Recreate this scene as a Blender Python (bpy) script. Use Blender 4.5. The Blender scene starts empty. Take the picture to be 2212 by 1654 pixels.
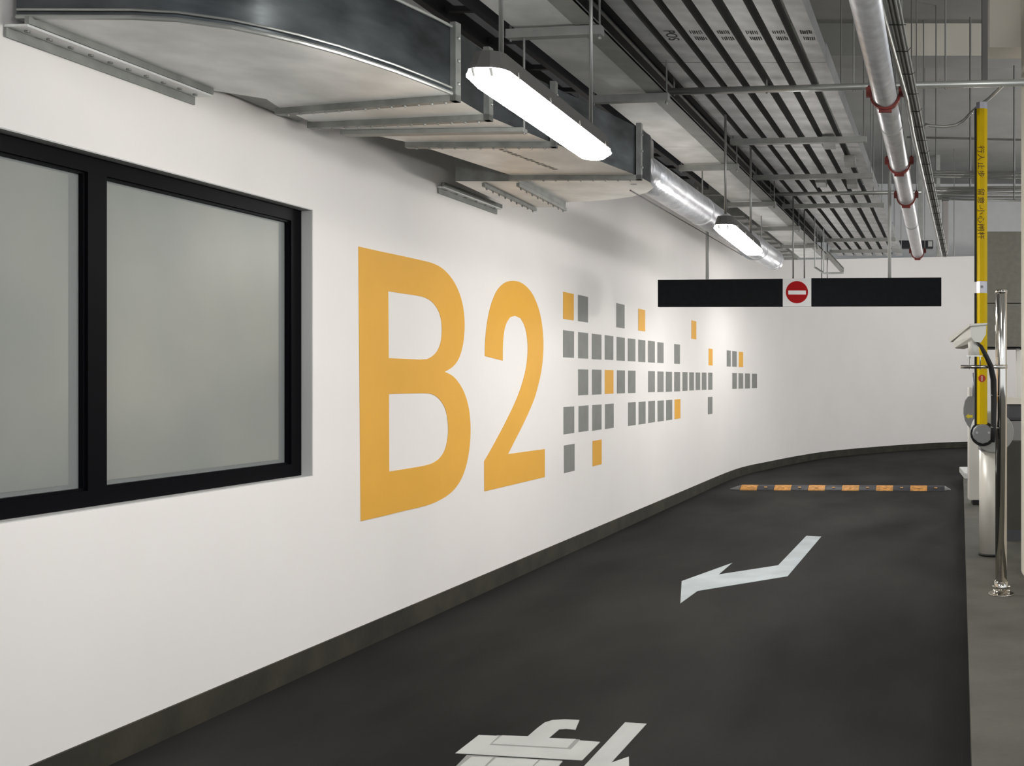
import bpy, bmesh, math, random
from mathutils import Vector, Matrix
from mathutils.geometry import tessellate_polygon
random.seed(7)
C = bpy.context.scene.collection
PI = math.pi
EYE, F, CX, CY = 1.5, 2100.0, 1912.0, 817.0

# ---------------------------------------------------------------- camera
cam = bpy.data.cameras.new('camera'); cam_o = bpy.data.objects.new('camera', cam); C.objects.link(cam_o)
cam.sensor_width = 36; cam.lens = F / 2212 * 36
cam.shift_x = -(CX - 1106) / 2212; cam.shift_y = -(827 - CY) / 2212
cam.clip_start = 0.05
cam_o.location = (0, 0, EYE); cam_o.rotation_euler = (PI / 2, 0, 0)
bpy.context.scene.camera = cam_o
# ---------------------------------------------------------------- view, world, big lights
vs = bpy.context.scene.view_settings
vs.view_transform = 'Standard'; vs.look = 'None'; vs.gamma = 1; vs.use_curve_mapping = False
vs.exposure = 0.0
bpy.context.scene.display_settings.display_device = 'sRGB'
w = bpy.data.worlds.new('world'); bpy.context.scene.world = w; w.use_nodes = True
w.node_tree.nodes['Background'].inputs[0].default_value = (0.9, 0.95, 1, 1)
w.node_tree.nodes['Background'].inputs[1].default_value = 1.15
LAMP_E = 62.0
def area(name, loc, sx, sy, power, col=(1, .98, .95), rot=(0, 0, 0)):
    l = bpy.data.lights.new(name, 'AREA'); l.shape = 'RECTANGLE'; l.size = sx; l.size_y = sy
    l.energy = power; l.color = col
    o = bpy.data.objects.new(name, l); C.objects.link(o); o.location = loc; o.rotation_euler = rot
    return o
# the lane's other tube lamps, behind the camera (same spacing)
for x, y in ((-1.43, -0.1), (-1.6, -3.6), (-1.8, -7.0)):
    area('tube_light', (x, y, 2.5), .16, 1.3, 16)
def fill_light(loc, power, col=(1, .97, .93)):  # unseen point lights, added to brighten the beams, column and far wall
    l = bpy.data.lights.new('added_fill', 'POINT'); l.energy = power; l.color = col; l.shadow_soft_size = .25
    o = bpy.data.objects.new('added_fill', l); C.objects.link(o); o.location = loc
fill_light((.6, 1.6, 3.9), 75); fill_light((1.9, -3.0, 3.3), 60)
for x, y in ((4.4, -1), (4.5, 4), (4.4, 9), (3.8, 13.5), (3.3, 17.5)):
    fill_light((x, y, 3.1), 155)

# ---------------------------------------------------------------- helpers
def P(px, py, y):                      # photo direction at distance y -> point
    return Vector(((px - CX) * y / F, y, EYE + (CY - py) * y / F))
def H(px, py, h):                      # photo direction at height EYE+h -> point
    y = h * F / (CY - py)
    return P(px, py, y)
def U(p, dy, dx=0):                    # move along the lane direction
    return Vector((p.x + .0671 * dy + dx, p.y + dy, p.z))

def sset(b, k, v):
    if k in b.inputs: b.inputs[k].default_value = v
def mat(name, col, rough=.6, metal=0, var=0, scale=4, bump=0, bscale=40, emit=None, spec=None, stretch=None, col2=None, detail=4):
    m = bpy.data.materials.new(name); m.use_nodes = True
    nt = m.node_tree; b = nt.nodes['Principled BSDF']
    sset(b, 'Base Color', (*col, 1)); sset(b, 'Roughness', rough); sset(b, 'Metallic', metal)
    if spec is not None: sset(b, 'Specular IOR Level', spec)
    if emit: sset(b, 'Emission Color', (*emit[0], 1)); sset(b, 'Emission Strength', emit[1])
    if var or bump or col2:
        tc = nt.nodes.new('ShaderNodeTexCoord'); mp = nt.nodes.new('ShaderNodeMapping')
        nt.links.new(tc.outputs['Object'], mp.inputs[0])
        if stretch: mp.inputs['Scale'].default_value = stretch
    if var or col2:
        n = nt.nodes.new('ShaderNodeTexNoise'); n.inputs['Scale'].default_value = scale; n.inputs['Detail'].default_value = detail
        nt.links.new(mp.outputs[0], n.inputs['Vector'])
        r = nt.nodes.new('ShaderNodeValToRGB'); nt.links.new(n.outputs[0], r.inputs[0])
        lo = tuple(c * (1 - var) for c in col); hi = tuple(min(1, c * (1 + var)) for c in (col2 or col))
        r.color_ramp.elements[0].position = .32; r.color_ramp.elements[1].position = .68
        r.color_ramp.elements[0].color = (*lo, 1); r.color_ramp.elements[1].color = (*hi, 1)
        nt.links.new(r.outputs[0], b.inputs['Base Color'])
    if bump:
        n2 = nt.nodes.new('ShaderNodeTexNoise'); n2.inputs['Scale'].default_value = bscale; n2.inputs['Detail'].default_value = 3
        nt.links.new(mp.outputs[0], n2.inputs['Vector'])
        bp = nt.nodes.new('ShaderNodeBump'); bp.inputs['Strength'].default_value = bump; bp.inputs['Distance'].default_value = .01
        nt.links.new(n2.outputs[0], bp.inputs['Height']); nt.links.new(bp.outputs[0], b.inputs['Normal'])
    return m

M = {}
M['wall'] = mat('white_paint', (.835, .80, .772), .6, var=.015, scale=1.5, spec=.25)
M['upper'] = mat('shaded_concrete', (.10, .10, .105), .9, var=.2, scale=2)
M['concrete'] = mat('grey_concrete', (.26, .26, .245), .9, var=.1, scale=1.2, bump=.1)
M['beam'] = mat('cream_beam_paint_and_light', (.74, .70, .62), .8, var=.05, scale=2)
M['backwall'] = mat('pale_grey_paint', (.62, .62, .61), .8, var=.03)
M['column'] = mat('cream_paint', (.76, .72, .64), .7, var=.03)
M['asphalt'] = mat('dark_floor_coating', (.0175, .018, .0175), .7, var=.32, scale=1.3, bump=.08, bscale=60, spec=.05, stretch=(1, .45, 1), col2=(.0245, .024, .0225), detail=7)
M['skirt'] = mat('brown_grey_skirting', (.030, .026, .016), .8, var=.35, scale=5, bump=.15)
M['island'] = mat('olive_grey_concrete', (.088, .085, .069), .75, var=.22, scale=3, bump=.15, bscale=25, detail=8)
M['orange'] = mat('orange_paint', (.78, .41, .060), .6, spec=.25, var=.02)
M['greypaint'] = mat('grey_paint', (.24, .24, .225), .65, spec=.25, var=.06, scale=8)
M['roadwhite'] = mat('white_road_paint', (.44, .445, .43), .7, var=.08, scale=5)
M['arrowwhite'] = mat('bluish_white_road_paint', (.44, .49, .51), .7, var=.10, scale=4)
M['seam'] = mat('grey_underpaint', (.25, .25, .24), .7)
M['black'] = mat('black_aluminium', (.003, .003, .004), .4, spec=.06)
M['blackplate'] = mat('black_board', (.006, .007, .009), .6, spec=.12, var=.2, scale=20)
M['reveal'] = mat('grey_reveal_paint', (.52, .52, .51), .8)
M['glass'] = mat('frosted_glass', (.225, .24, .23), .34, spec=.28, var=.10, scale=.8, col2=(.28, .28, .25))
M['glassedge'] = mat('clear_glass_border', (.19, .20, .197), .4, spec=.3)
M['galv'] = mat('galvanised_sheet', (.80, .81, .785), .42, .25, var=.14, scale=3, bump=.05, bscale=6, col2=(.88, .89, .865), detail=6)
M['galvside'] = mat('galvanised_sheet_side', (.095, .105, .11), .3, .85, var=.45, scale=3.5, bump=.25, bscale=4, detail=9, stretch=(1, 1, 2.2))  # same sheet as galv, its dark reflections put into the colour
M['galvdark'] = mat('galvanised_angle', (.27, .275, .26), .5, .5, var=.2, scale=10)
M['channel'] = mat('galvanised_channel', (.36, .365, .345), .5, .25, var=.12, scale=8)
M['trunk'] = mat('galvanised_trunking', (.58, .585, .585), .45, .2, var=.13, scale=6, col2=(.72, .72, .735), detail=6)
M['trunkside'] = mat('shaded_trunking_side', (.22, .225, .225), .6, .2, var=.1)  # same metal as the undersides, with the shade of the sides painted in
M['ink'] = mat('black_stencil_ink', (.05, .05, .05), .8)
M['insul'] = mat('black_insulation', (.012, .012, .016), .75, bump=.1)
M['ladder'] = mat('black_ladder_steel', (.014, .014, .018), .6)
M['rod'] = mat('threaded_rod_steel', (.30, .30, .29), .4, .7)
M['conduit'] = mat('galvanised_conduit', (.42, .43, .41), .35, .6)
M['pipe'] = mat('galvanised_pipe', (.60, .60, .62), .33, .45, var=.12, scale=14, bump=.05, bscale=30)
M['foil'] = mat('foil_wrap', (.58, .59, .62), .33, .65, var=.2, scale=12, bump=.55, bscale=22, detail=8)
M['red'] = mat('red_iron_oxide', (.20, .022, .014), .5, var=.2, scale=20)
M['housing'] = mat('dark_grey_lamp_housing', (.09, .088, .083), .6)
M['diffuser'] = mat('lit_diffuser', (.9, .9, .9), .4, emit=((1, .985, .95), LAMP_E))
M['lampcap'] = mat('translucent_lamp_cap', (.55, .55, .52), .4, emit=((1, .985, .95), .15))
M['signwhite'] = mat('white_sign_face', (.88, .88, .88), .5)
M['signred'] = mat('red_sign_disc', (.42, .004, .006), .6, spec=.15)
M['signpole'] = mat('pale_grey_pole', (.47, .48, .46), .4)
M['yellow'] = mat('yellow_arm_paint', (.80, .55, .002), .4, spec=.12)
M['yellowface'] = mat('yellow_arm_side', (.80, .66, .01), .3)
M['rubber'] = mat('black_rubber', (.006, .006, .006), .6)
M['silver'] = mat('silver_clamp', (.5, .5, .56), .35, .5)
M['chrome'] = mat('polished_stainless', (.68, .65, .60), .10, 1.0)
M['steelpost'] = mat('brushed_stainless_post', (.78, .76, .70), .36, .15, var=.06, scale=9, stretch=(1, 1, .05))
M['headgrey'] = mat('grey_cast_hub', (.25, .26, .265), .45, .2)
M['headpale'] = mat('pale_grey_drum', (.44, .45, .43), .45, .1)
M['drumdark'] = mat('mid_grey_drum', (.24, .24, .235), .5, .1)
M['camwhite'] = mat('white_camera_shell', (.70, .69, .64), .4)
M['bumpblack'] = mat('black_speed_hump_rubber', (.022, .023, .030), .5, bump=.4, bscale=80)
M['bumpyellow'] = mat('worn_orange_speed_hump_rubber', (.50, .23, .05), .6, var=.35, scale=20, bump=.4, bscale=80)
M['bumpend'] = mat('grey_speed_hump_end', (.10, .10, .10), .5)
M['reflect'] = mat('amber_reflector', (.85, .5, .2), .3)
M['cladding'] = mat('brushed_steel_cladding', (.15, .145, .12), .4, .6, var=.08, scale=20)
M['plinth'] = mat('olive_plinth', (.06, .057, .045), .8, var=.1)
M['darkgrey'] = mat('dark_grey_panel', (.065, .067, .075), .6)
M['decalred'] = mat('orange_red_decal', (.55, .05, .015), .5)
M['textbrown'] = mat('dark_brown_lettering', (.06, .012, .005), .6)
M['yellowarrow'] = mat('yellow_arrow_decal', (.75, .60, .03), .5)
M['beige'] = mat('beige_grey_duct_paint', (.28, .26, .25), .7)
M['cable'] = mat('grey_cable', (.30, .30, .285), .6)

class MB:
    def __init__(s): s.bm = bmesh.new()
    def quadbox(s, b, t):               # b, t: lists of 4 points
        vs_ = [s.bm.verts.new(p) for p in list(b) + list(t)]
        for f in ((3, 2, 1, 0), (4, 5, 6, 7), (0, 1, 5, 4), (1, 2, 6, 5), (2, 3, 7, 6), (3, 0, 4, 7)):
            s.bm.faces.new([vs_[i] for i in f])
        return s
    def box(s, x0, x1, y0, y1, z0, z1):
        return s.quadbox([(x0, y0, z0), (x1, y0, z0), (x1, y1, z0), (x0, y1, z0)], [(x0, y0, z1), (x1, y0, z1), (x1, y1, z1), (x0, y1, z1)])
    def bar(s, a, b, w_, h_, up=(0, 0, 1)):   # rectangular bar from a to b, w sideways, h along up
        a = Vector(a); b = Vector(b); d = (b - a).normalized(); up = Vector(up)
        sd = d.cross(up)
        if sd.length < 1e-4: sd = d.cross(Vector((1, 0, 0)))
        sd.normalize(); up = sd.cross(d).normalized()
        q = [(-1, -1), (1, -1), (1, 1), (-1, 1)]
        return s.quadbox([a + sd * (w_ / 2 * i) + up * (h_ / 2 * j) for i, j in q], [b + sd * (w_ / 2 * i) + up * (h_ / 2 * j) for i, j in q])
    def tube(s, pts, r, n=12, cap=True, rs=None):
        pts = [Vector(p) for p in pts]; rings = []
        ref = None
        for i, p in enumerate(pts):
            d = (pts[min(i + 1, len(pts) - 1)] - pts[max(i - 1, 0)]).normalized()
            if ref is None or abs(ref.dot(d)) > .95:
                ref = Vector((0, 0, 1)) if abs(d.z) < .9 else Vector((1, 0, 0))
            a = d.cross(ref).normalized(); b = a.cross(d).normalized(); ref = b
            rr = rs[i] if rs else r
            rings.append([s.bm.verts.new(p + a * math.cos(2 * PI * k / n) * rr + b * math.sin(2 * PI * k / n) * rr) for k in range(n)])
        for q, t in zip(rings, rings[1:]):
            for k in range(n):
                f = s.bm.faces.new((q[k], q[(k + 1) % n], t[(k + 1) % n], t[k])); f.smooth = n > 8
        if cap: s.bm.faces.new(rings[0][::-1]); s.bm.faces.new(rings[-1])
        return s
    def prism(s, poly, z0, z1):         # plan polygon between two heights
        b = [s.bm.verts.new((p[0], p[1], z0)) for p in poly]; t = [s.bm.verts.new((p[0], p[1], z1)) for p in poly]
        n = len(poly)
        for tri in tessellate_polygon([[Vector((p[0], p[1], 0)) for p in poly]]):
            s.bm.faces.new([b[i] for i in tri]); s.bm.faces.new([t[i] for i in reversed(tri)])
        for i in range(n): s.bm.faces.new((b[i], b[(i + 1) % n], t[(i + 1) % n], t[i]))
        return s
    def slab(s, loops, off):            # flat 3-D outline with holes, thickened by off
        allp = [Vector(p) for l in loops for p in l]; off = Vector(off)
        a = [s.bm.verts.new(p) for p in allp]; b = [s.bm.verts.new(p + off) for p in allp]
        for tri in tessellate_polygon([[Vector(p) for p in l] for l in loops]):
            try: s.bm.faces.new([b[i] for i in tri]); s.bm.faces.new([a[i] for i in reversed(tri)])
            except ValueError: pass
        k = 0
        for l in loops:
            for i in range(len(l)):
                j = (i + 1) % len(l); s.bm.faces.new((a[k + i], a[k + j], b[k + j], b[k + i]))
            k += len(l)
        return s
    def ball(s, c, r, sc=(1, 1, 1), seg=8, rings=6):
        m_ = Matrix.Translation(c) @ Matrix.Diagonal((*sc, 1))
        g = bmesh.ops.create_uvsphere(s.bm, u_segments=seg, v_segments=rings, radius=r, matrix=m_)
        for v in g['verts']:
            for f in v.link_faces: f.smooth = True
        return s
    def build(s, name, m, parent=None, bevel=0):
        bmesh.ops.recalc_face_normals(s.bm, faces=s.bm.faces[:])
        if bevel:
            es = [e for e in s.bm.edges if len(e.link_faces) == 2 and e.calc_face_angle(0) > .6]
            bmesh.ops.bevel(s.bm, geom=es, offset=bevel, segments=2, affect='EDGES', profile=.6)
        off = Vector((0, 0, 0)); p = parent
        while p is not None: off += p.location; p = p.parent
        if parent is None:
            xs = [v.co for v in s.bm.verts]
            off = Vector(((min(v.x for v in xs) + max(v.x for v in xs)) / 2, (min(v.y for v in xs) + max(v.y for v in xs)) / 2, min(v.z for v in xs)))
        bmesh.ops.translate(s.bm, verts=s.bm.verts[:], vec=-off)
        me = bpy.data.meshes.new(name); s.bm.to_mesh(me); s.bm.free()
        me.materials.append(M[m] if isinstance(m, str) else m)
        o = bpy.data.objects.new(name, me); C.objects.link(o)
        if parent: o.parent = parent
        else: o.location = off
        return o
def tag(o, label, cat, group=None):
    o['label'] = label; o['category'] = cat
    if group: o['group'] = group
    return o
def thing(name, loc, label, cat, group=None):
    o = bpy.data.objects.new(name, None); C.objects.link(o); o.location = loc; o.empty_display_size = .1
    return tag(o, label, cat, group)
def struct(o): o['kind'] = 'structure'; return o
def stuff(o): o['kind'] = 'stuff'; return o
def lab(o, t): o['label'] = t; return o

# ---------------------------------------------------------------- wall footprint
A0 = 3.273
ctrl = [(1570, 1020.0), (1612, 1006.5), (1660, 996.5), (1725, 984), (1791, 974), (1888, 965), (1986, 958), (2090, 953.5)]
curve = []
for px, py in ctrl:
    y = F * 1.375 / (py - CY); curve.append(Vector(((px - CX) * y / F, y)))
curve += [Vector((3.2, 21.45)), Vector((5.0, 21.5)), Vector((9.0, 21.4))]
def catmull(ps, n=5):
    out = []
    for i in range(len(ps) - 1):
        p0 = ps[max(i - 1, 0)]; p1 = ps[i]; p2 = ps[i + 1]; p3 = ps[min(i + 2, len(ps) - 1)]
        for k in range(n):
            t = k / n
            out.append(.5 * ((2 * p1) + (p2 - p0) * t + (2 * p0 - 5 * p1 + 4 * p2 - p3) * t * t + (3 * p1 - p0 - 3 * p2 + p3) * t ** 3))
    return out + [ps[-1]]
def SX(y): return -A0 + .0671 * y       # straight part of the wall
foot = [Vector((SX(y), y)) for y in (-8, -4, 0, 2, 4, 6, 8, 10, 12)] + catmull([Vector((SX(12.0), 12.0))] + curve)[1:]
def wall_at(px):
    t = (px - CX) / F
    for a, b in zip(foot[3:], foot[4:]):
        fa = a.x - t * a.y; fb = b.x - t * b.y
        if fa <= 0 <= fb and fb != fa:
            k = -fa / (fb - fa); p = a + (b - a) * k; d = (b - a).normalized()
            return p, Vector((d.y, -d.x))   # point, normal into the room
    raise ValueError(px)
def WP(px, py, off=0):
    p, n = wall_at(px); q = p + n * off
    return Vector((q.x, q.y, EYE + (CY - py) * p.y / F))

# window opening along the wall
wy1 = wall_at(676)[0].y; wtop = WP(676, 453).z; wbot = WP(676, 1028).z; wy0 = 1.2
TH = .22
def ramp_top(p):
    px = CX + p.x * F / p.y
    return EYE + (CY - (563 - (min(px, 2110) - 1640) * .0215)) * min(p.y, 21.3) / F
def wtopz(p):
    if p.y < 13.4: return EYE + 2.3
    if p.y < 15.7: k = .5 + .5 * math.cos(PI * (p.y - 13.4) / 2.3); return (EYE + 2.3) * k + ramp_top(p) * (1 - k)
    return ramp_top(p)
mb = MB()
def wseg(a, b, za0, za1, zb0=None, zb1=None):
    d = (b - a).normalized(); n = Vector((-d.y, d.x)) * TH
    zb0 = za0 if zb0 is None else zb0; zb1 = za1 if zb1 is None else zb1
    mb.quadbox([(a.x, a.y, za0), (b.x, b.y, zb0), (b.x + n.x, b.y + n.y, zb0), (a.x + n.x, a.y + n.y, za0)],
               [(a.x, a.y, za1), (b.x, b.y, zb1), (b.x + n.x, b.y + n.y, zb1), (a.x + n.x, a.y + n.y, za1)])
SP = lambda y: Vector((SX(y), y))
T0 = EYE + 2.3
wseg(SP(-8), SP(wy0), 0, T0); wseg(SP(wy0), SP(wy1), 0, wbot); wseg(SP(wy0), SP(wy1), wtop, T0); wseg(SP(wy1), SP(12), 0, T0)
# curved part as one smooth strip
cf = [p for p in foot if p.y >= 12.0 or p.x > -2.0]
rings = []
for i, p in enumerate(cf):
    d = (cf[min(i + 1, len(cf) - 1)] - cf[max(i - 1, 0)]).normalized(); n = Vector((-d.y, d.x)) * TH
    zt = wtopz(p)
    rings.append([mb.bm.verts.new(v) for v in ((p.x, p.y, 0), (p.x, p.y, zt), (p.x + n.x, p.y + n.y, zt), (p.x + n.x, p.y + n.y, 0))])
for q, t in zip(rings, rings[1:]):
    for k in range(4):
        f = mb.bm.faces.new((q[k], t[k], t[(k + 1) % 4], q[(k + 1) % 4])); f.smooth = (k != 1)
mb.bm.faces.new(rings[0]); mb.bm.faces.new(rings[-1][::-1])
bmesh.ops.recalc_face_normals(mb.bm, faces=mb.bm.faces[:])
for e in mb.bm.edges:
    if len(e.link_faces) == 2 and e.calc_face_angle(0) > .5: e.smooth = False
wall = struct(mb.build('wall_left', 'wall')); lab(wall, 'long white wall that curves to the right at the end of the ramp')

# baseboard
mb = MB(); bh = .125; bt = .012
rr = []
for i, p in enumerate(foot):
    d = (foot[min(i + 1, len(foot) - 1)] - foot[max(i - 1, 0)]).normalized(); n = Vector((d.y, -d.x)) * bt
    rr.append([mb.bm.verts.new(v) for v in ((p.x, p.y, 0), (p.x, p.y, bh), (p.x + n.x, p.y + n.y, bh), (p.x + n.x, p.y + n.y, 0))])
for q, t in zip(rr, rr[1:]):
    for k in range(4): mb.bm.faces.new((q[k], t[k], t[(k + 1) % 4], q[(k + 1) % 4])).smooth = (k != 1)
mb.bm.faces.new(rr[0]); mb.bm.faces.new(rr[-1][::-1])
bmesh.ops.recalc_face_normals(mb.bm, faces=mb.bm.faces[:])
for e in mb.bm.edges:
    if len(e.link_faces) == 2 and e.calc_face_angle(0) > .5: e.smooth = False
bb = struct(mb.build('baseboard_left', 'skirt'))

# upper wall behind the ducts, its shade put into the dark grey; shell
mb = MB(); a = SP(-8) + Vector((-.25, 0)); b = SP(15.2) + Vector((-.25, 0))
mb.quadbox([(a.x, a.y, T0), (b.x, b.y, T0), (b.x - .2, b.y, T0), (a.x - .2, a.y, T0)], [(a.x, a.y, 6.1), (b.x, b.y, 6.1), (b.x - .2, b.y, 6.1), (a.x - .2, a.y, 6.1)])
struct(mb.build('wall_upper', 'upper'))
ROOF = EYE + 4.6; TOP = ROOF - .004
ceil = struct(MB().box(-8, 12, -8.2, 24, ROOF, ROOF + .25).build('ceiling', 'concrete'))
struct(MB().box(-8, 12, 23, 23.3, 0, ROOF).build('wall_back', 'backwall'))
floor = struct(MB().box(-8, 12, -8.2, 24, -.25, 0).build('floor', 'asphalt'))
# downstand beams of the ceiling; local light put into the cream right part
bmz = EYE + 4.18
for nm, xa_, xb_, mt_ in (('ceiling_beam_1', .23, 10, 'beam'), ('ceiling_beam_3', -6, .228, 'concrete')):
    o = struct(MB().box(xa_, xb_, 12.6, 13.1, bmz, ROOF).build(nm, mt_)); o.data.materials.append(M['concrete'])
    for p in o.data.polygons:
        if p.normal.z < -.5: p.material_index = 1
o = struct(MB().box(-6, 10, 3.9, 4.6, bmz, ROOF).build('ceiling_beam_2', 'beam'))

# ---------------------------------------------------------------- painted B 2 and blocks
def tr(pts, ox, oy, s): return [(ox + x / s, oy + y / s) for x, y in pts]
b1 = tr([(155,148),(350,192),(600,245),(850,300),(920,325),(980,358),(1040,412),(1100,490),(1150,590),(1185,700),(1205,820),(1210,950),(1200,1080),(1180,1180),(1150,1265),(1110,1325),(1060,1365),(1010,1392)],740,500,4.594) + \
     tr([(1060,80),(1110,115),(1160,180),(1200,250),(1235,350),(1258,460),(1268,600),(1265,740),(1250,870),(1225,990),(1190,1095),(1140,1185),(1080,1255),(1000,1312),(900,1362),(800,1395),(600,1440),(400,1490),(178,1540)],740,790,4.594)
h1 = tr([(450,592),(600,615),(770,640),(840,665),(890,700),(930,750),(960,810),(978,880),(985,970),(980,1060),(965,1130),(930,1200),(880,1245),(820,1272),(600,1262),(455,1255)],740,500,4.594)
h2 = tr([(457,280),(600,275),(840,270),(900,285),(950,320),(990,370),(1020,430),(1040,520),(1048,630),(1040,730),(1020,820),(985,890),(930,945),(850,983),(700,1010),(460,1048)],740,790,4.594)
d2 = tr([(1410,1235),(1412,1100),(1425,950),(1450,800),(1485,680),(1530,580),(1585,520),(1640,492),(1700,487),(1760,500),(1820,540),(1880,610),(1930,720),(1965,840),(1985,980),(1993,1120),(1985,1280),(1965,1420),(1930,1560)],740,500,4.594) + \
     tr([(1905,318),(1850,450),(1780,600),(1700,755),(1640,875),(1820,850),(2005,825),(2005,1103),(1700,1175),(1405,1245),(1403,945),(1440,885),(1520,740),(1600,590),(1680,430),(1750,270),(1800,110)],740,790,4.594) + \
     tr([(1825,1325),(1838,1170),(1830,1040),(1805,930),(1765,860),(1710,835),(1660,850),(1620,910),(1598,1000),(1588,1130),(1587,1280)],740,500,4.594)
nrm = Vector((*wall_at(900)[1], 0))
def chaik(l):                           # light corner smoothing of traced outlines, keeping sharp corners
    out = []
    n = len(l)
    for i in range(n):
        a, b, c = Vector(l[i - 1]), Vector(l[i]), Vector(l[(i + 1) % n])
        ang = (b - a).angle(c - b) if (b - a).length and (c - b).length else 0
        if ang < .55 and ang > .03: out += [tuple(b + (a - b) * .25), tuple(b + (c - b) * .25)]
        else: out.append(tuple(b))
    return out
L = lambda pts: [WP(x, y, .0005) for x, y in chaik(pts)]
lab(MB().slab([L(b1), L(h1), L(h2)], nrm * .002).build('painted_letter', 'orange', wall), 'large orange letter B painted on the white wall')
lab(MB().slab([L(d2)], nrm * .002).build('painted_digit', 'orange', wall), 'large orange digit 2 painted beside the letter B')
sq7 = [('o',65,157,50,283),('g',195,281,76,302),('g',530,600,147,355),('o',721,779,194,382),
 ('g',65,159,380,613),('g',197,282,396,621),('g',316,398,410,629),('g',429,502,423,633),('g',532,602,438,640),('g',630,694,450,645),('g',721,781,460,652),('g',805,864,470,656),('g',887,940,482,660),
 ('g',197,283,717,940),('g',318,398,719,935),('o',429,503,722,929),('g',535,603,725,925),('g',632,695,728,922),('g',807,864,732,915),('g',888,940,735,914),
 ('g',69,161,1042,1276),('g',200,285,1033,1257),('g',320,399,1025,1245),('g',431,505,1017,1230),('g',632,697,1003,1205),('g',724,783,998,1193),('g',808,865,992,1179),('g',889,942,988,1168),
 ('g',73,164,1372,1610),('o',322,400,1334,1552)]
sq8 = [('o',643,715,88,360),('g',388,471,438,728),('g',263,353,845,1143),('g',388,473,848,1137),('g',511,584,850,1129),('g',612,680,854,1123),('g',707,772,857,1117),('g',799,866,858,1115),('g',893,955,860,1114),
 ('o',900,958,504,752),('g',1169,1229,530,768),('g',1251,1317,540,771),('o',1350,1412,551,775),('g',1253,1319,866,1098),('g',1345,1413,869,1096),('g',1441,1514,871,1094),('g',1545,1619,874,1090),
 ('g',268,356,1265,1563),('o',393,478,1256,1545),('g',889,955,1220,1475)]
for lst, ox, oy, s in ((sq7, 1200, 620, 4.035), (sq8, 1400, 680, 6.892)):
    for c, x0, x1, yt, yb in lst:
        X0 = ox + x0 / s; X1 = ox + x1 / s; Xm = (X0 + X1) / 2
        zt = WP(Xm, oy + yt / s).z; zb = WP(Xm, oy + yb / s).z
        p0, n0 = wall_at(X0); p1, n1 = wall_at(X1); d = (n0 + n1).normalized()
        q0 = p0 + d * .001; q1 = p1 + d * .001
        o = MB().slab([[(q0.x, q0.y, zb), (q1.x, q1.y, zb), (q1.x, q1.y, zt), (q0.x, q0.y, zt)]], Vector((d.x, d.y, 0)) * .002).build('painted_block', 'orange' if c == 'o' else 'greypaint', wall)
        if c == 'o': lab(o, 'orange painted block')

# ---------------------------------------------------------------- window
dW = .058
win = bpy.data.objects.new('window_1', None); C.objects.link(win); win.location = (SX(3), 3, wbot); struct(win)
lab(win, 'black-framed frosted window set back in the white wall')
un = Vector((.0671, 1, 0)).normalized(); nn = Vector((-1, .0671, 0)).normalized()   # nn points out of the room
def WQ(y, z, dep): p = Vector((SX(y), y, z)); return p + nn * dep
def wbox(mb_, y0, y1, z0, z1, d0, d1):
    return mb_.quadbox([WQ(y0, z0, d0), WQ(y1, z0, d0), WQ(y1, z0, d1), WQ(y0, z0, d1)], [WQ(y0, z1, d0), WQ(y1, z1, d0), WQ(y1, z1, d1), WQ(y0, z1, d1)])
# reveal lining
m_ = MB(); wbox(m_, wy1 - .004, wy1, wbot, wtop, .002, .2); wbox(m_, wy0, wy1, wtop - .004, wtop, .002, .2); wbox(m_, wy0, wy1, wbot, wbot + .004, .002, .2)
m_.build('window_reveal', 'reveal', win)
fy1 = wy1 - .006; fz0 = wbot + .006; fz1 = wtop - .006
jam = .075; hd = .062; mul = 3.273 / (.0671 - (208 - CX) / F)   # mullion centre
# recompute mullion distance from the recessed plane
mul = (3.273 + dW) / (.0671 - (209 - CX) / F)
m_ = MB(); wbox(m_, wy0, fy1, fz1 - hd, fz1, dW, dW + .07); wbox(m_, wy0, fy1, fz0, fz0 + hd, dW, dW + .07)
wbox(m_, fy1 - jam, fy1, fz0 + hd, fz1 - hd, dW, dW + .07)
wbox(m_, mul - .042, mul + .042, fz0 + hd, fz1 - hd, dW, dW + .07); wbox(m_, wy0, wy0 + .08, fz0 + hd, fz1 - hd, dW, dW + .07)
fr = m_.build('window_frame', 'black', win)
for a_, b_ in ((wy0 + .08, mul - .042), (mul + .042, fy1 - jam)):
    pn = wbox(MB(), a_, b_, fz0 + hd, fz1 - hd, dW + .03, dW + .038).build('pane', 'glassedge', win)
    wbox(MB(), a_ + .02, b_ - .055, fz0 + hd + .028, fz1 - hd - .02, dW + .0285, dW + .0299).build('frosted_film', 'glass', pn)
    g = MB(); z0_, z1_ = fz0 + hd, fz1 - hd
    wbox(g, a_, a_ + .01, z0_, z1_, dW + .012, dW + .03); wbox(g, b_ - .01, b_, z0_, z1_, dW + .012, dW + .03)
    wbox(g, a_, b_, z0_, z0_ + .01, dW + .012, dW + .03); wbox(g, a_, b_, z1_ - .01, z1_, dW + .012, dW + .03)
    g.build('glazing_bead', 'black', pn)
# dark room behind the window keeps the opening closed
struct(MB().quadbox([WQ(.8, .6, .24), WQ(5.4, .6, .24), WQ(5.4, .6, .3), WQ(.8, .6, .3)], [WQ(.8, 2.7, .24), WQ(5.4, 2.7, .24), WQ(5.4, 2.7, .3), WQ(.8, 2.7, .3)]).build('wall_behind_window', 'upper'))

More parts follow.
